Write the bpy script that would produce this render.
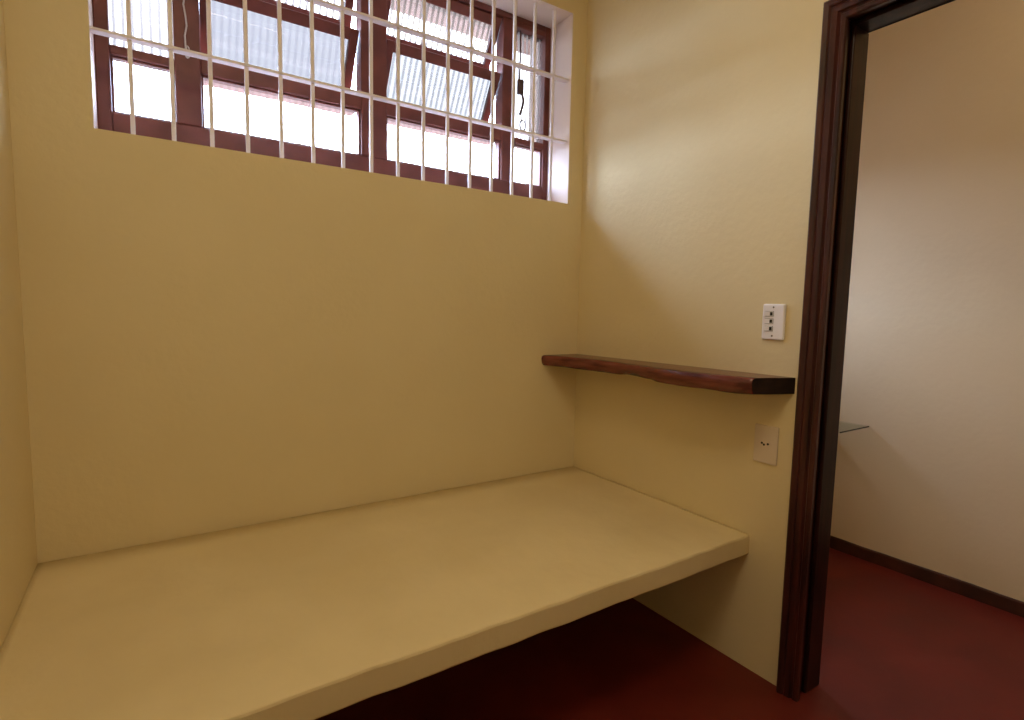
import bpy, bmesh, math, random
from mathutils import Vector, Matrix, noise

for o in list(bpy.data.objects):
    bpy.data.objects.remove(o)
SC = bpy.context.scene
COL = SC.collection

# ------------------------------------------------------------------ camera
cam_d = bpy.data.cameras.new('camera')
cam = bpy.data.objects.new('camera', cam_d)
COL.objects.link(cam)
cam.location = (-1.6852, -1.9877, 1.2226)
cam.rotation_euler = (math.radians(84.73), math.radians(-1.18), math.radians(-33.38))
cam_d.sensor_fit = 'HORIZONTAL'
cam_d.sensor_width = 36.0
cam_d.lens = 36.0 * 544.64 / 1024.0
cam_d.clip_start = 0.02
SC.camera = cam

# ------------------------------------------------------------------ world: bright hazy overcast sky
SKY = 11.0
w = bpy.data.worlds.new('world')
SC.world = w
w.use_nodes = True
bg = w.node_tree.nodes['Background']
bg.inputs[0].default_value = (0.80, 0.97, 1.32, 1)
bg.inputs[1].default_value = SKY


def portal(name, x0, x1, z0, z1, y):
    """sampling portal in a window opening: emits nothing, only guides the sky light"""
    d = bpy.data.lights.new(name, 'AREA')
    d.shape = 'RECTANGLE'
    d.size = x1 - x0
    d.size_y = z1 - z0
    d.cycles.is_portal = True
    o = bpy.data.objects.new(name, d)
    o.location = ((x0 + x1) / 2, y, (z0 + z1) / 2)
    o.rotation_euler = (math.radians(-90), 0, 0)
    COL.objects.link(o)


# ------------------------------------------------------------------ view
vs = SC.view_settings
vs.view_transform = 'Standard'
vs.look = 'None'
vs.exposure = 1.25
vs.gamma = 1.0
vs.use_curve_mapping = False
SC.cycles.use_denoising = True
SC.cycles.max_bounces = 14
SC.cycles.diffuse_bounces = 7
SC.cycles.transmission_bounces = 8
SC.cycles.transparent_max_bounces = 16
SC.cycles.sample_clamp_indirect = 12.0

# ------------------------------------------------------------------ dimensions (metres)
XL = -1.981            # left wall
YF = -3.0              # wall behind the camera
ZC = 2.85              # ceiling
TB = 0.33              # thickness of the outside wall
TP = 0.110             # thickness of the partition with the door
XR = 1.2918            # far wall of the next room
WX0, WX1, WZ0, WZ1 = -1.8038, -0.0834, 1.71, 2.5334      # window opening
VX0, VX1, VZ0, VZ1 = 0.50, 0.92, 1.2, 2.0               # hidden window of the next room
DY0, DY1, DZ = -1.94, -1.09, 2.113                       # doorway hole in the partition

portal('window_portal', WX0, WX1, WZ0, WZ1, 0.345)
portal('next_room_window_portal', VX0, VX1, VZ0, VZ1, 0.345)


# ------------------------------------------------------------------ materials
def new_mat(name):
    m = bpy.data.materials.new(name)
    m.use_nodes = True
    nt = m.node_tree
    return m, nt, nt.nodes['Principled BSDF']


def mottled(name, c1, c2, scale, rough, bump=0.0, bump_scale=60.0, bump_dist=0.002, stretch=(1, 1, 1), rough2=None,
            spec=0.3, lo=0.35, hi=0.65, detail=5.0):
    m, nt, b = new_mat(name)
    N, L = nt.nodes, nt.links
    tc = N.new('ShaderNodeTexCoord')
    mp = N.new('ShaderNodeMapping')
    mp.inputs['Scale'].default_value = stretch
    L.new(tc.outputs['Object'], mp.inputs[0])
    n1 = N.new('ShaderNodeTexNoise')
    n1.inputs['Scale'].default_value = scale
    n1.inputs['Detail'].default_value = detail
    L.new(mp.outputs[0], n1.inputs['Vector'])
    r = N.new('ShaderNodeValToRGB')
    r.color_ramp.elements[0].position = lo
    r.color_ramp.elements[1].position = hi
    r.color_ramp.elements[0].color = (*c1, 1)
    r.color_ramp.elements[1].color = (*c2, 1)
    L.new(n1.outputs['Fac'], r.inputs[0])
    L.new(r.outputs[0], b.inputs['Base Color'])
    b.inputs['Roughness'].default_value = rough
    b.inputs['Specular IOR Level'].default_value = spec
    if rough2 is not None:
        mr = N.new('ShaderNodeMapRange')
        mr.inputs['To Min'].default_value = rough
        mr.inputs['To Max'].default_value = rough2
        L.new(n1.outputs['Fac'], mr.inputs[0])
        L.new(mr.outputs[0], b.inputs['Roughness'])
    if bump:
        n2 = N.new('ShaderNodeTexNoise')
        n2.inputs['Scale'].default_value = bump_scale
        n2.inputs['Detail'].default_value = 4.0
        L.new(mp.outputs[0], n2.inputs['Vector'])
        bp = N.new('ShaderNodeBump')
        bp.inputs['Strength'].default_value = bump
        bp.inputs['Distance'].default_value = bump_dist
        L.new(n2.outputs['Fac'], bp.inputs['Height'])
        L.new(bp.outputs[0], b.inputs['Normal'])
    return m


M = {}
M['wall'] = mottled('yellow_cream_paint', (0.72, 0.615, 0.375), (0.75, 0.645, 0.40), 2.2, 0.75, 0.35, 38, 0.004, spec=0.2)
M['wall_next'] = mottled('cream_paint', (0.75, 0.61, 0.40), (0.78, 0.64, 0.43), 2.0, 0.75, 0.25, 38, 0.004, spec=0.2)
M['slab'] = mottled('painted_concrete', (0.70, 0.58, 0.33), (0.76, 0.64, 0.38), 3.0, 0.62, 0.4, 30, 0.004, spec=0.25)
M['reveal'] = mottled('white_reveal_paint', (0.77, 0.67, 0.61), (0.81, 0.71, 0.65), 4, 0.7, 0.2, 50, 0.002, spec=0.2)
M['ceiling'] = mottled('ceiling_paint', (0.74, 0.68, 0.54), (0.77, 0.71, 0.58), 2, 0.85, spec=0.1)
M['outside'] = mottled('outside_plaster', (0.78, 0.62, 0.55), (0.82, 0.67, 0.60), 2, 0.9, spec=0.1)
M['eave'] = mottled('pink_stained_eave_boards', (0.42, 0.315, 0.285), (0.48, 0.365, 0.33), 3, 0.9, spec=0.1)
M['ground'] = mottled('outside_paving', (0.12, 0.10, 0.085), (0.16, 0.14, 0.12), 2, 0.9, spec=0.1)
M['floor'] = mottled('red_cement', (0.11, 0.0095, 0.0045), (0.16, 0.016, 0.008), 3.5, 0.42, 0.15, 25, 0.003, rough2=0.62, spec=0.4)
M['base_paint'] = mottled('dark_red_skirting_paint', (0.05, 0.016, 0.008), (0.085, 0.024, 0.012), 9, 0.55, 0.2, 40, 0.003)
M['door_wood'] = mottled('dark_red_varnished_wood', (0.010, 0.003, 0.002), (0.032, 0.008, 0.006), 5, 0.35, 0.15, 40, 0.001,
                         stretch=(9, 9, 0.7), spec=0.2)
M['arch_wood'] = mottled('reddish_varnished_wood', (0.022, 0.006, 0.005), (0.070, 0.016, 0.012), 5, 0.35, 0.15, 40, 0.001,
                         stretch=(9, 9, 0.7), spec=0.45)
M['window_wood'] = mottled('red_brown_window_wood', (0.13, 0.036, 0.028), (0.19, 0.055, 0.042), 6, 0.45, 0.1, 50, 0.001,
                           stretch=(2, 2, 2), spec=0.4)
M['shelf_wood'] = mottled('varnished_shelf_wood', (0.08, 0.014, 0.011), (0.20, 0.046, 0.034), 6, 0.16, 0.2, 30, 0.002,
                          stretch=(7, 0.9, 9), spec=0.6, rough2=0.28)
M['shelf_end'] = mottled('dark_end_grain', (0.012, 0.005, 0.003), (0.028, 0.011, 0.006), 20, 0.6, 0.3, 80, 0.001)
M['bar'] = mottled('white_bar_paint', (0.87, 0.84, 0.90), (0.91, 0.88, 0.94), 12, 0.5, 0.15, 90, 0.001)
M['plate'] = mottled('white_plastic', (0.86, 0.85, 0.90), (0.88, 0.87, 0.92), 8, 0.35, spec=0.5)
M['plate_old'] = mottled('aged_white_plastic', (0.66, 0.56, 0.44), (0.69, 0.59, 0.47), 8, 0.4, spec=0.45)
M['dark'] = mottled('dark_recess', (0.02, 0.018, 0.016), (0.03, 0.027, 0.024), 20, 0.7)
M['steel'] = mottled('dull_screw_steel', (0.10, 0.095, 0.09), (0.14, 0.13, 0.12), 40, 0.45)
M['latch'] = mottled('dark_painted_metal', (0.09, 0.05, 0.05), (0.12, 0.07, 0.065), 30, 0.4)
M['rod'] = mottled('pale_metal_rod', (0.55, 0.50, 0.50), (0.62, 0.57, 0.56), 30, 0.4)


def glass_mat(name, groove, rib, rib_glow=(0, 0, 0)):
    """ribbed outer face of fluted glass: refraction stripes painted as groove and rib tints"""
    m = bpy.data.materials.new(name)
    m.use_nodes = True
    nt = m.node_tree
    N, L = nt.nodes, nt.links
    N.remove(N['Principled BSDF'])
    out = N['Material Output']
    uv = N.new('ShaderNodeTexCoord')
    sx = N.new('ShaderNodeSeparateXYZ')
    L.new(uv.outputs['UV'], sx.inputs[0])
    fr = N.new('ShaderNodeMath')
    fr.operation = 'FRACT'
    L.new(sx.outputs[0], fr.inputs[0])

    def ramp(c0, c1):
        rp = N.new('ShaderNodeValToRGB')
        el = rp.color_ramp.elements
        el[0].position, el[0].color = 0.22, (*c0, 1)
        el[1].position, el[1].color = 0.36, (*c1, 1)
        for p, c in ((0.64, c1), (0.78, c0)):
            el.new(p).color = (*c, 1)
        L.new(fr.outputs[0], rp.inputs[0])
        return rp
    tr = N.new('ShaderNodeBsdfTransparent')
    L.new(ramp(groove, rib).outputs[0], tr.inputs['Color'])
    last = tr
    if max(rib_glow) > 0:  # rib brightness painted in for the refracted view
        tl = N.new('ShaderNodeBsdfTranslucent')
        L.new(ramp((0, 0, 0), rib_glow).outputs[0], tl.inputs['Color'])
        ad = N.new('ShaderNodeAddShader')
        L.new(tr.outputs[0], ad.inputs[0])
        L.new(tl.outputs[0], ad.inputs[1])
        last = ad
    gl = N.new('ShaderNodeBsdfGlossy')
    gl.inputs['Roughness'].default_value = 0.05
    m3 = N.new('ShaderNodeMixShader')
    m3.inputs[0].default_value = 0.03
    L.new(last.outputs[0], m3.inputs[1])
    L.new(gl.outputs[0], m3.inputs[2])
    L.new(m3.outputs[0], out.inputs[0])
    return m


M['flute_right'] = glass_mat('right_fluted_painted_stripes', (0.054, 0.0475, 0.040), (0.0275, 0.0245, 0.0212))  # right leaf: dimmed sky and refraction stripes painted into the tint
M['flute_left'] = glass_mat('left_fluted_painted_stripes', (0.037, 0.0325, 0.0285), (0.031, 0.027, 0.0245))  # left leaf: same glass, stripes painted fainter for its viewing angle
M['flute_upper'] = glass_mat('upper_fluted_painted_stripes', (0.42, 0.42, 0.40), (0.01, 0.01, 0.01), (0.088, 0.068, 0.052))  # upper leaves: ribs painted to one brightness, like the refracted eave
M['flute_side'] = glass_mat('side_fluted_painted_stripes', (0.22, 0.195, 0.17), (0.02, 0.018, 0.016), (0.080, 0.066, 0.054))  # side panes: pale refraction stripes painted into the ribs
M['flute_clear'] = glass_mat('clear_fluted_glass', (0.95, 0.95, 0.95), (0.85, 0.85, 0.85))


def plain_glass(name):
    m, nt, b = new_mat(name)
    N, L = nt.nodes, nt.links
    N.remove(b)
    tr = N.new('ShaderNodeBsdfTransparent')
    tr.inputs['Color'].default_value = (0.97, 0.97, 0.97, 1)
    gl = N.new('ShaderNodeBsdfGlossy')
    gl.inputs['Roughness'].default_value = 0.03
    mx = N.new('ShaderNodeMixShader')
    mx.inputs[0].default_value = 0.03
    L.new(tr.outputs[0], mx.inputs[1])
    L.new(gl.outputs[0], mx.inputs[2])
    L.new(mx.outputs[0], N['Material Output'].inputs[0])
    return m


M['plain'] = plain_glass('flat_inner_glass_face')
M['clear'] = None


def clear_glass(name):
    m, nt, b = new_mat(name)
    N, L = nt.nodes, nt.links
    tr = N.new('ShaderNodeBsdfTransparent')
    tr.inputs['Color'].default_value = (0.94, 0.96, 0.94, 1)
    mx = N.new('ShaderNodeMixShader')
    mx.inputs[0].default_value = 0.10
    b.inputs['Base Color'].default_value = (0.20, 0.22, 0.18, 1)
    b.inputs['Roughness'].default_value = 0.08
    L.new(tr.outputs[0], mx.inputs[1])
    L.new(b.outputs[0], mx.inputs[2])
    L.new(mx.outputs[0], N['Material Output'].inputs[0])
    return m


M['clear'] = clear_glass('clear_shelf_glass')
M['glass_edge'] = mottled('dark_green_glass_edge', (0.018, 0.020, 0.012), (0.026, 0.028, 0.018), 20, 0.2)


# ------------------------------------------------------------------ helpers
def props(o, label=None, cat=None, group=None, kind=None):
    if label:
        o['label'] = label
    if cat:
        o['category'] = cat
    if group:
        o['group'] = group
    if kind:
        o['kind'] = kind
    return o


def empty(name, loc):
    o = bpy.data.objects.new(name, None)
    o.location = loc
    o.empty_display_size = 0.05
    COL.objects.link(o)
    return o


def link(name, bm, mats, parent=None, loc=(0, 0, 0), smooth=False):
    """bmesh in coordinates about loc (world); parent keeps the world place"""
    bmesh.ops.recalc_face_normals(bm, faces=bm.faces)
    me = bpy.data.meshes.new(name)
    bm.to_mesh(me)
    bm.free()
    for m in (mats if isinstance(mats, (list, tuple)) else [mats]):
        me.materials.append(m)
    if smooth:
        for p in me.polygons:
            p.use_smooth = True
    o = bpy.data.objects.new(name, me)
    COL.objects.link(o)
    place(o, parent, loc)
    return o


def place(o, parent, loc):
    base = Vector((0, 0, 0))
    if parent:
        o.parent = parent
        q = parent
        while q:
            base += q.location
            q = q.parent
    o.location = Vector(loc) - base


def bm_box(x0, x1, y0, y1, z0, z1, bevel=0.0, seg=2, bm=None, c=None):
    """box in world numbers, stored about its centre (or about c)"""
    own = bm is None
    bm = bm or bmesh.new()
    c = c or Vector(((x0 + x1) / 2, (y0 + y1) / 2, (z0 + z1) / 2))
    ret = bmesh.ops.create_cube(bm, size=1.0)
    vs_ = ret['verts']
    cc = Vector(((x0 + x1) / 2, (y0 + y1) / 2, (z0 + z1) / 2))
    for v in vs_:
        v.co = Vector((v.co.x * (x1 - x0), v.co.y * (y1 - y0), v.co.z * (z1 - z0))) + cc - c
    if bevel:
        es = {e for v in vs_ for e in v.link_edges}
        bmesh.ops.bevel(bm, geom=list(es), offset=bevel, segments=seg, affect='EDGES', profile=0.5)
    return bm, c


def box(name, x0, x1, y0, y1, z0, z1, mat, parent=None, bevel=0.0, seg=2):
    bm, c = bm_box(x0, x1, y0, y1, z0, z1, bevel, seg)
    return link(name, bm, mat, parent, c)


def tube(name, pts, rad, mat, parent=None, sides=8):
    """round bar through world points"""
    bm = bmesh.new()
    c = Vector(pts[0])
    P = [Vector(p) - c for p in pts]
    rings = []
    up = Vector((0.31, 0.87, 0.22)).normalized()
    for i, p in enumerate(P):
        t = (P[min(i + 1, len(P) - 1)] - P[max(i - 1, 0)]).normalized()
        a = t.cross(up).normalized()
        b = t.cross(a).normalized()
        rings.append([bm.verts.new(p + (a * math.cos(k * 2 * math.pi / sides) + b * math.sin(k * 2 * math.pi / sides)) * rad)
                      for k in range(sides)])
    for r0, r1 in zip(rings, rings[1:]):
        for k in range(sides):
            bm.faces.new((r0[k], r0[(k + 1) % sides], r1[(k + 1) % sides], r1[k]))
    bm.faces.new(rings[0])
    bm.faces.new(rings[-1])
    return link(name, bm, mat, parent, c, smooth=True)


def panel(name, us, vs_, holes, axis, t0, t1, mats, kind='structure'):
    """a wall with real openings: grid us x vs_ (vertical), thickness t0..t1 along axis.
    holes = [(u0,u1,v0,v1)]; material 1 on the reveals, 2 on the t1 face"""
    bm = bmesh.new()
    cache = {}

    def V(u, v, t):
        k = (round(u, 5), round(v, 5), t)
        if k not in cache:
            cache[k] = bm.verts.new((u, t, v) if axis == 'y' else (t, u, v))
        return cache[k]
    us = sorted(set(us) | {h[i] for h in holes for i in (0, 1)})
    vs_ = sorted(set(vs_) | {h[i] for h in holes for i in (2, 3)})
    solid = {}
    for i in range(len(us) - 1):
        for j in range(len(vs_) - 1):
            cu, cv = (us[i] + us[i + 1]) / 2, (vs_[j] + vs_[j + 1]) / 2
            solid[i, j] = not any(h[0] < cu < h[1] and h[2] < cv < h[3] for h in holes)
    for (i, j), s in solid.items():
        if not s:
            continue
        q = [(us[i], vs_[j]), (us[i + 1], vs_[j]), (us[i + 1], vs_[j + 1]), (us[i], vs_[j + 1])]
        bm.faces.new([V(*p, t0) for p in q]).material_index = 0
        bm.faces.new([V(*p, t1) for p in reversed(q)]).material_index = 2
        for k, d in enumerate(((0, -1), (1, 0), (0, 1), (-1, 0))):
            nb = solid.get((i + d[0], j + d[1]))
            if not nb:
                a, b = q[k], q[(k + 1) % 4]
                bm.faces.new((V(*a, t0), V(*b, t0), V(*b, t1), V(*a, t1))).material_index = 1 if nb is False else 0
    return props(link(name, bm, mats), kind=kind)


# ------------------------------------------------------------------ the setting
YE = YF - 0.15
# outside wall with the two window openings
panel('wall_back', [XL - 0.15, XR + 0.15], [-0.15, 3.05],
      [(WX0, WX1, WZ0, WZ1), (VX0, VX1, VZ0, VZ1)], 'y', 0.0, TB, [M['wall'], M['reveal'], M['outside']])
# partition with the doorway
panel('wall_right', [YF, 0.0], [0.0, ZC], [(DY0, DY1, -0.001, DZ)], 'x', 0.0, TP,
      [M['wall'], M['wall'], M['wall_next']])
props(box('wall_left', XL - 0.15, XL, YE, 0, -0.15, 3.05, M['wall']), kind='structure')
props(box('wall_front', XL, XR, YE, YF, -0.15, 3.05, M['wall']), kind='structure')
props(box('wall_next_room', XR, XR + 0.15, YE, 0, -0.15, 3.05, M['wall_next']), kind='structure')
props(box('floor', XL, XR, YF, 0, -0.15, 0, M['floor']), kind='structure')
props(box('ceiling', XL, XR, YF, 0, ZC, 3.05, M['ceiling']), kind='structure')

# skirting of the next room, a little wavy along its top
bm = bmesh.new()
random.seed(3)
n = 60
prev = None
for i in range(n + 1):
    y = -0.001 + (YF + 0.002) * i / n
    h = 0.062 + 0.004 * noise.noise((y * 7, 0, 1.7))
    t = 0.012 + 0.002 * noise.noise((y * 5, 3, 0))
    ring = [bm.verts.new(p) for p in ((XR, y, 0), (XR - t, y, 0), (XR - t, y, h - 0.004), (XR - t + 0.004, y, h), (XR, y, h))]
    if prev:
        for k in range(5):
            bm.faces.new((prev[k], prev[(k + 1) % 5], ring[(k + 1) % 5], ring[k]))
    else:
        bm.faces.new(ring)
    prev = ring
bm.faces.new(prev)
props(link('baseboard_next_room', bm, M['base_paint']), kind='structure')

# the outside: paving and the roof overhang that shades the window
props(box('ground', -120, 120, TB, 160, -0.35, -0.15, M['ground']), kind='structure')
bm = bmesh.new()
prof = [(TB, 3.12), (1.16, 2.92), (1.16, 3.02), (TB, 3.24)]
a = [bm.verts.new((-4.0, y, z)) for y, z in prof]
b = [bm.verts.new((3.2, y, z)) for y, z in prof]
for k in range(4):
    bm.faces.new((a[k], a[(k + 1) % 4], b[(k + 1) % 4], b[k]))
bm.faces.new(a)
bm.faces.new(b)
props(link('roof_overhang', bm, M['eave']), kind='structure')

# ------------------------------------------------------------------ built-in concrete bench
D, HS, TS = 0.939, 0.4724, 0.0706


def bench():
    bm = bmesh.new()
    nx, r = 120, 0.007
    rows = []
    for i in range(nx + 1):
        x = XL + (0 - XL) * i / nx
        wv = 0.0045 * noise.noise((x * 4.0, 2.1, 0)) + 0.0025 * noise.noise((x * 13, 0.3, 5))
        wz = 0.0030 * noise.noise((x * 3.0, 7.1, 2)) + 0.0015 * noise.noise((x * 17, 0.3, 9))
        wb = 0.0035 * noise.noise((x * 5.0, 1.1, 8))
        yf = -D - wv
        pr = [(0, HS - TS), (0, HS)]
        for k in range(1, 9):
            f = k / 9
            pr.append(((yf + r) * f, HS + 0.0025 * noise.noise((x * 3, f * 4, 0)) * math.sin(f * math.pi) + wz * f * f))
        zt = HS + wz
        pr += [(yf + r, zt), (yf + r * 0.3, zt - r * 0.3), (yf, zt - r), (yf, HS - TS + wb + r),
               (yf + r * 0.3, HS - TS + wb + r * 0.3), (yf + r, HS - TS + wb)]
        rows.append([bm.verts.new((x, y, z)) for y, z in pr])
    m = len(rows[0])
    for r0, r1 in zip(rows, rows[1:]):
        for k in range(m):
            bm.faces.new((r0[k], r0[(k + 1) % m], r1[(k + 1) % m], r1[k]))
    bm.faces.new(rows[0])
    bm.faces.new(rows[-1])
    o = link('concrete_bench', bm, M['slab'])
    props(o, 'wide yellow-painted concrete sleeping bench built between the walls under the window', 'bench')
    for p in o.data.polygons:
        p.use_smooth = len(p.vertices) == 4 and abs(p.normal.z) > 0.9


bench()

# ------------------------------------------------------------------ window 1
FY0, FY1 = 0.158, 0.222        # wooden frame depth
W1 = props(empty('window_1', ((WX0 + WX1) / 2, FY0, WZ0)), kind='structure')
WW = M['window_wood']
XM = [(-1.597, -1.522), (-0.985, -0.882), (-0.345, -0.275)]      # mullions
XS = (WX0 + 0.038, WX1 - 0.030)                                    # inner edges of the outer stiles
ZB, ZT0, ZT1, ZH = 1.807, 1.980, 2.030, 2.487


def wood(name, x0, x1, z0, z1, y0=FY0, y1=FY1, bevel=0.004, parent=W1, mat=WW):
    return box(name, x0, x1, y0, y1, z0, z1, mat, parent, bevel)


wood('frame_stile', WX0, XS[0], WZ0, WZ1)
wood('frame_stile', XS[1], WX1, WZ0, WZ1)
wood('bottom_rail', XS[0], XS[1], WZ0, ZB)
wood('head_rail', XS[0], XS[1], ZH + 0.022, WZ1)
for x0, x1 in XM:
    wood('mullion', x0, x1, ZB, ZH + 0.022)
bays = [(XS[0], XM[0][0]), (XM[0][1], XM[1][0]), (XM[1][1], XM[2][0]), (XM[2][1], XS[1])]
for k, (x0, x1) in enumerate(bays):
    wood('transom', x0, x1, ZT0, ZT1 if k in (1, 2) else ZT1 - 0.022)
for k in (0, 3):
    wood('head_fillet', bays[k][0], bays[k][1], ZH, ZH + 0.022)


def fluted(name, width, height, mat, parent, loc, rot=0.0, period=0.024, amp=0.0022, thick=0.005):
    """pane with vertical ribs on the outside, flat inside; hangs from loc (top centre)"""
    bm = bmesh.new()
    nper = max(2, round(width / period))
    n_ = nper * 8
    front, back = [], []
    for i in range(n_ + 1):
        x = -width / 2 + width * i / n_
        y = thick + amp * (1 - math.cos(2 * math.pi * i / 8)) * 0.5 * 2
        front.append((bm.verts.new((x, 0, 0)), bm.verts.new((x, 0, -height))))
        back.append((bm.verts.new((x, y, 0)), bm.verts.new((x, y, -height))))
    for i in range(n_):
        for s, mi in ((front, 0), (back, 1)):
            bm.faces.new((s[i][0], s[i + 1][0], s[i + 1][1], s[i][1])).material_index = mi
        bm.faces.new((front[i][0], front[i + 1][0], back[i + 1][0], back[i][0]))
        bm.faces.new((front[i][1], front[i + 1][1], back[i + 1][1], back[i][1]))
    bm.faces.new((front[0][0], front[0][1], back[0][1], back[0][0]))
    bm.faces.new((front[-1][0], front[-1][1], back[-1][1], back[-1][0]))
    uvl = bm.loops.layers.uv.new('UVMap')
    for f in bm.faces:
        for lp in f.loops:
            lp[uvl].uv = ((lp.vert.co.x + width / 2) / width * nper, -lp.vert.co.z)
    o = link(name, bm, [M['plain'], mat], parent, loc)
    for p in o.data.polygons:
        p.use_smooth = abs(p.normal.z) < 0.5 and abs(p.normal.x) < 0.95
    return o


GY = 0.186
for k, (x0, x1) in enumerate(bays):
    fluted('lower_pane', x1 - x0, ZT0 - ZB, M['flute_clear'], W1, ((x0 + x1) / 2, GY, ZT0))
    # slim glazing beads round the lower pane
    for a0, a1, b0, b1 in ((x0, x1, ZT0 - 0.007, ZT0), (x0, x1, ZB, ZB + 0.007)):
        wood('glazing_bead', a0, a1, b0, b1, FY0 + 0.012, GY, 0.002)
    for a0, a1 in ((x0, x0 + 0.007), (x1 - 0.007, x1)):
        wood('glazing_bead', a0, a1, ZB + 0.007, ZT0 - 0.007, FY0 + 0.012, GY, 0.002)
for k in (0, 3):
    x0, x1 = bays[k]
    fluted('side_pane', x1 - x0, ZH - (ZT1 - 0.022), M['flute_side'], W1, ((x0 + x1) / 2, GY, ZH))


def sash(x0, x1, ztop, length, deg, glass):
    """top-hung leaf pushed outwards at the bottom"""
    c = Vector((0, 0, 0))
    wdt = x1 - x0 - 0.008
    st, tr_, br, th = 0.032, 0.040, 0.022, 0.026
    bm = bmesh.new()
    for a in ((-wdt / 2, -wdt / 2 + st, 0, th, -length, 0), (wdt / 2 - st, wdt / 2, 0, th, -length, 0),
              (-wdt / 2 + st, wdt / 2 - st, 0, th, -tr_, 0), (-wdt / 2 + st, wdt / 2 - st, 0, th, -length, -length + br)):
        bm_box(*a, bevel=0.003, seg=1, bm=bm, c=c)
    o = link('sash', bm, WW, W1, ((x0 + x1) / 2, FY0 + 0.006, ztop))
    o.rotation_euler = (math.radians(deg), 0, 0)
    g = fluted('glass_pane', wdt - 2 * st, length - tr_ - br, glass, None, (0, 0, 0))
    g.parent = o
    g.location = (0, 0.010, -tr_)
    return o


for k in (1, 2):
    x0, x1 = bays[k]
    sash(x0, x1, 2.268, 0.235, 30, M['flute_left' if k == 1 else 'flute_right'])
    sash(x0, x1, 2.502, 0.218, 30, M['flute_upper'])
    # added ledge, its underside gives the pale pink band atop the lower panes
    wood('pink_band_ledge', x0, x1, 1.986, 2.000, FY1, 0.285, 0.002, W1, M['eave'])

# operating rods with their handles on two of the mullions
def rod(xm, z0, z1, mat, r):
    tube('operating_rod', [(xm, FY0 - 0.008, z0), (xm + 0.003, FY0 - 0.009, (z0 + z1) / 2), (xm, FY0 - 0.008, z1)], r, mat, W1)


rod(-0.262, 2.255, 2.47, M['latch'], 0.004)
box('latch_body', -0.272, -0.244, FY0 - 0.022, FY0, 2.195, 2.258, M['latch'], W1, 0.004)
tube('latch_handle', [(-0.253, FY0 - 0.018, 2.20), (-0.247, FY0 - 0.024, 2.165), (-0.256, FY0 - 0.028, 2.135), (-0.268, FY0 - 0.024, 2.10)],
     0.0055, M['latch'], W1)
ring = [(-0.243 + 0.016 * math.cos(t), FY0 - 0.012, 2.062 + 0.022 * math.sin(t)) for t in [i * math.pi / 8 for i in range(17)]]
tube('pull_ring', ring, 0.0028, M['latch'], W1, 6)
zz = [2.47 - 0.45 * i / 14 for i in range(15)]
tube('operating_rod', [(-1.563 + 0.004 * math.sin(i * 1.9), FY0 - 0.006, z) for i, z in enumerate(zz)], 0.0028, M['rod'], W1, 6)
tube('pull_ring', [(-1.560 + 0.006 * math.cos(t), FY0 - 0.006, 2.035 + 0.018 * math.sin(t)) for t in [i * math.pi / 6 for i in range(13)]],
     0.0028, M['rod'], W1, 6)

# plain frame of the next room's window
W2 = props(empty('window_2', ((VX0 + VX1) / 2, 0.12, VZ0)), kind='structure')
for a in ((VX0, VX0 + 0.04, VZ0, VZ1), (VX1 - 0.04, VX1, VZ0, VZ1), (VX0 + 0.04, VX1 - 0.04, VZ0, VZ0 + 0.04),
          (VX0 + 0.04, VX1 - 0.04, VZ1 - 0.04, VZ1)):
    box('frame_rail', a[0], a[1], 0.12, 0.17, a[2], a[3], WW, W2, 0.004)

# ------------------------------------------------------------------ white window grille
GYC = 0.030
G = empty('window_grille', ((WX0 + WX1) / 2, GYC, WZ0))
props(G, 'white-painted iron grille of upright and flat crossbars across the window', 'grille')
src = None
for i in range(16):
    x = -1.713 + (1.713 - 0.165) * i / 15
    if src is None:
        src = box('upright_bar', x - 0.006, x + 0.006, GYC - 0.006, GYC + 0.006, WZ0, WZ1, M['bar'], G, 0.0012, 1)
    else:
        o = src.copy()
        COL.objects.link(o)
        place(o, G, (x, GYC, (WZ0 + WZ1) / 2))
for z in (1.987, 2.256):
    box('crossbar', WX0, WX1, GYC - 0.016, GYC + 0.016, z - 0.004, z + 0.004, M['bar'], G, 0.001, 1)

# ------------------------------------------------------------------ doorway frame
P = 0.02
DW = M['door_wood']
DF = props(empty('door_1', (TP / 2, (DY0 + DY1) / 2, 0)), kind='structure')
YJ = -1.140                 # clear face of the jamb
HZ = 2.066                  # clear height
for s in (1, -1):
    # s=1: the jamb in view; s=-1: the opposite one
    def yy(v):
        return v if s == 1 else (DY0 + DY1) - v

    def yb(name, x0, x1, ya, yb_, z0, z1, bevel, mat=DW):
        a_, b_ = sorted((yy(ya), yy(yb_)))
        return box(name, x0, x1, a_, b_, z0, z1, mat, DF, bevel)
    yb('jamb', 0.0, TP, -1.126, DY1, 0, HZ + 0.014, 0.002)
    yb('door_stop', 0.045, TP + P, YJ, -1.126, 0, HZ, 0.004)
    yb('architrave', TP, TP + P, -1.126, -1.080, 0, HZ, 0.005)
ya, yc = (DY0 + DY1) - (-1.126), -1.126
box('head_jamb', 0.0, TP, ya, yc, HZ + 0.014, DZ, DW, DF, 0.002)
box('head_stop', 0.045, TP + P, ya, yc, HZ, HZ + 0.014, DW, DF, 0.003)
ya, yc = (DY0 + DY1) - (-1.086), -1.086
# moulded, mitred casing on the room side: (distance from the opening, height off the wall)
CP = [(0.0, 0.0), (0.0, 0.012), (0.003, 0.016), (0.014, 0.017), (0.017, 0.013), (0.021, 0.013), (0.025, 0.020), (0.040, 0.022),
      (0.044, 0.019), (0.048, 0.024), (0.060, 0.027), (0.064, 0.024), (0.064, 0.0)]
YL, YR = -1.144, (DY0 + DY1) + 1.144


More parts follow.
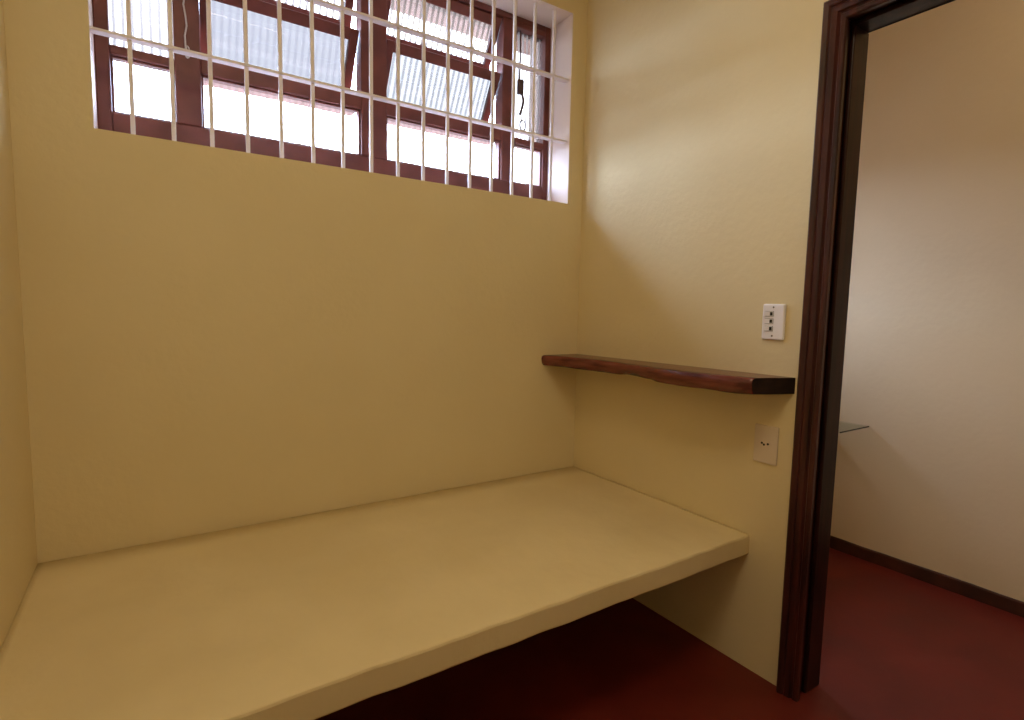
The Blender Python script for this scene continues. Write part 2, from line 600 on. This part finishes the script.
def casing(name, ends):
    """ends(o) gives the two (y, z) places where profile distance o starts and stops"""
    bm = bmesh.new()
    r0 = [bm.verts.new((-p, *ends(o)[0])) for o, p in CP]
    r1 = [bm.verts.new((-p, *ends(o)[1])) for o, p in CP]
    n_ = len(CP)
    for k in range(n_):
        bm.faces.new((r0[k], r0[(k + 1) % n_], r1[(k + 1) % n_], r1[k]))
    bm.faces.new(r0)
    bm.faces.new(r1)
    link(name, bm, M['arch_wood'], DF)


casing('architrave', lambda o: ((YL + o, 0.0), (YL + o, HZ + o)))
casing('architrave', lambda o: ((YR - o, 0.0), (YR - o, HZ + o)))
casing('head_architrave', lambda o: ((YL + o, HZ + o), (YR - o, HZ + o)))
box('head_architrave', TP, TP + P, ya, yc, HZ, HZ + 0.055, DW, DF, 0.005)

# ------------------------------------------------------------------ live-edge wooden shelf
def shelf():
    prof = [(0.0, -0.210, 0.048), (-0.10, -0.182, 0.049), (-0.20, -0.160, 0.050), (-0.32, -0.147, 0.050), (-0.43, -0.150, 0.049),
            (-0.455, -0.152, 0.043), (-0.50, -0.158, 0.044), (-0.58, -0.172, 0.046), (-0.62, -0.178, 0.047), (-0.645, -0.182, 0.052),
            (-0.70, -0.188, 0.053), (-0.77, -0.190, 0.053), (-0.84, -0.182, 0.053), (-0.91, -0.174, 0.054), (-0.97, -0.160, 0.053),
            (-1.008, -0.150, 0.052)]

    def at(y):
        for (y0, x0, t0), (y1, x1, t1) in zip(prof, prof[1:]):
            if y1 <= y <= y0:
                f = (y0 - y) / (y0 - y1)
                return x0 + (x1 - x0) * f, t0 + (t1 - t0) * f
        return prof[-1][1:]
    bm = bmesh.new()
    rows = []
    n_ = 96
    for i in range(n_ + 1):
        f = i / n_
        yw = -1.060 * f                  # at the wall
        yf = -1.008 * f                  # at the front edge
        xf, t = at(yf)
        xf += 0.0025 * noise.noise((yf * 14, 1, 2))
        t += 0.002 * noise.noise((yf * 11, 4, 2))
        zt = 1.020 + 0.008 * f
        zf = zt + 0.0015 * noise.noise((yf * 6, 9, 2))
        fx = [0, 0.4, 0.75, 0.93, 0.985, 1.0, 0.985, 0.95, 0.6, 0]
        fz = [0, 0, 0, 0.0, 0.10, 0.32, 0.72, 0.97, 1.0, 1.0]
        row = []
        for a_, b_ in zip(fx, fz):
            y = yw + (yf - yw) * a_
            row.append(bm.verts.new((xf * a_, y, (zf if a_ > 0.5 else zt) - t * b_)))
        rows.append(row)
    m = len(rows[0])
    for r0, r1 in zip(rows, rows[1:]):
        for k in range(m):
            bm.faces.new((r0[k], r0[(k + 1) % m], r1[(k + 1) % m], r1[k])).smooth = 1 <= k <= m - 3
    bm.faces.new(rows[0])
    e = bm.faces.new(rows[-1])
    e.material_index = 1
    o = link('wall_shelf', bm, [M['shelf_wood'], M['shelf_end']])
    props(o, 'dark varnished wooden wall shelf with a wavy natural front edge', 'shelf')


shelf()

# ------------------------------------------------------------------ light switch
S = empty('light_switch', (0, -0.979, 1.143))
props(S, 'white plate with three small rocker switches above the wooden shelf', 'light switch')
bm, c = bm_box(-0.011, 0.0, -1.017, -0.941, 1.143, 1.259, 0.005, 3)
link('face_plate', bm, M['plate'], S, c)
for z in (1.227, 1.203, 1.179):
    yc = -0.966
    r = box('recess', -0.0116, -0.0095, yc - 0.0145, yc + 0.0145, z - 0.0085, z + 0.0085, M['dark'], S, 0.0004, 1)
    bm = bmesh.new()
    # rocker: wedge, proud on the left half, sunk on the right
    q = [(yc + 0.0135, -0.0165), (yc + 0.001, -0.0145), (yc - 0.0135, -0.0118)]
    top = [bm.verts.new((x, y, z + 0.0075)) for y, x in q] + [bm.verts.new((-0.0105, q[2][0], z + 0.0075)), bm.verts.new((-0.0105, q[0][0], z + 0.0075))]
    bot = [bm.verts.new((v.co.x, v.co.y, z - 0.0075)) for v in top]
    bm.faces.new(top)
    bm.faces.new(bot)
    for k in range(5):
        bm.faces.new((top[k], top[(k + 1) % 5], bot[(k + 1) % 5], bot[k]))
    link('rocker', bm, M['plate'], S, (0, 0, 0))
    box('sunk_half_shade', -0.0150, -0.0112, yc - 0.0115, yc - 0.0035, z - 0.0055, z + 0.0055, M['dark'], S, 0.0006, 1)  # dark block painted in for shade on the rocker's sunk half
for z in (1.248, 1.156):
    tube('screw', [(-0.0095, -0.979, z), (-0.0122, -0.979, z)], 0.0028, M['steel'], S, 10)

# ------------------------------------------------------------------ power socket
K = empty('power_socket', (0, -0.979, 0.735))
props(K, 'square-cornered cream power socket plate on the wall under the wooden shelf', 'power socket')
bm, c = bm_box(-0.008, 0.0, -1.0195, -0.9375, 0.734, 0.860, 0.0025, 2)
link('face_plate', bm, M['plate_old'], K, c)
bm = bmesh.new()
hexa = [(-0.979 + dy, 0.799 + dz) for dy, dz in ((0.021, 0), (0.013, 0.011), (-0.013, 0.011), (-0.021, 0), (-0.013, -0.011), (0.013, -0.011))]
a = [bm.verts.new((-0.0078, y, z)) for y, z in hexa]
b = [bm.verts.new((-0.0098, y, z)) for y, z in hexa]
bm.faces.new(a)
bm.faces.new(b)
for k in range(6):
    bm.faces.new((a[k], a[(k + 1) % 6], b[(k + 1) % 6], b[k]))
link('socket_insert', bm, M['plate_old'], K)
for dy, dz in ((0.0115, 0.0015), (0.004, -0.003), (-0.0095, 0.001)):
    tube('pin_hole', [(-0.0090, -0.979 + dy, 0.799 + dz), (-0.0101, -0.979 + dy, 0.799 + dz)], 0.0038, M['dark'], K, 10)

# ------------------------------------------------------------------ glass shelf in the next room
GS = empty('glass_shelf', (XR, -0.45, 0.675))
props(GS, 'thin clear glass shelf on the far wall of the room through the doorway', 'shelf')
box('glass_plate', XR - 0.287, XR, -0.735, -0.16, 0.675, 0.681, M['clear'], GS)
box('polished_edge', XR - 0.287, XR, -0.738, -0.735, 0.675, 0.681, M['glass_edge'], GS)
for y in (-0.25, -0.50):
    box('bracket', XR - 0.16, XR, y - 0.012, y + 0.012, 0.655, 0.675, M['rod'], GS, 0.003)

# ------------------------------------------------------------------ added fill lamps, unseen above the frame, in place of bounced daylight
FILL_LIGHT = 3.3
m, nt, b_ = new_mat('added_fill_glow')  # added glow that stands in for bounced daylight
b_.inputs['Base Color'].default_value = (0.8, 0.8, 0.8, 1)
b_.inputs['Emission Color'].default_value = (1.0, 0.82, 0.54, 1)
b_.inputs['Emission Strength'].default_value = FILL_LIGHT


def turned(name, prof, mat, parent, loc, sides=32):
    bm = bmesh.new()
    rings = [[bm.verts.new((r * math.cos(k * 2 * math.pi / sides), r * math.sin(k * 2 * math.pi / sides), z)) for k in range(sides)]
             for r, z in prof]
    for r0, r1 in zip(rings, rings[1:]):
        for k in range(sides):
            bm.faces.new((r0[k], r0[(k + 1) % sides], r1[(k + 1) % sides], r1[k]))
    bm.faces.new(rings[0])
    bm.faces.new(rings[-1])
    return link(name, bm, mat, parent, loc, smooth=False)


for loc, k, label in (((-1.3, -1.65, ZC), 1.42, 'large added fill lamp, unseen on the ceiling over the room with the bench'),
                      ((0.65, -1.7, ZC), 0.72, 'small added fill lamp, unseen on the ceiling of the next room')):
    CL = props(empty('added_fill_lamp', loc), label, 'ceiling lamp', 'added round fill lamps')
    turned('fill_lamp_body', [(0.31 * k, 0.0), (0.31 * k, -0.03), (0.302 * k, -0.035)], M['plate'], CL, loc)
    turned('fill_lamp_diffuser', [(0.295 * k, -0.035), (0.28 * k, -0.055), (0.22 * k, -0.075), (0.10 * k, -0.088), (0.03 * k, -0.092)], m, CL, loc)
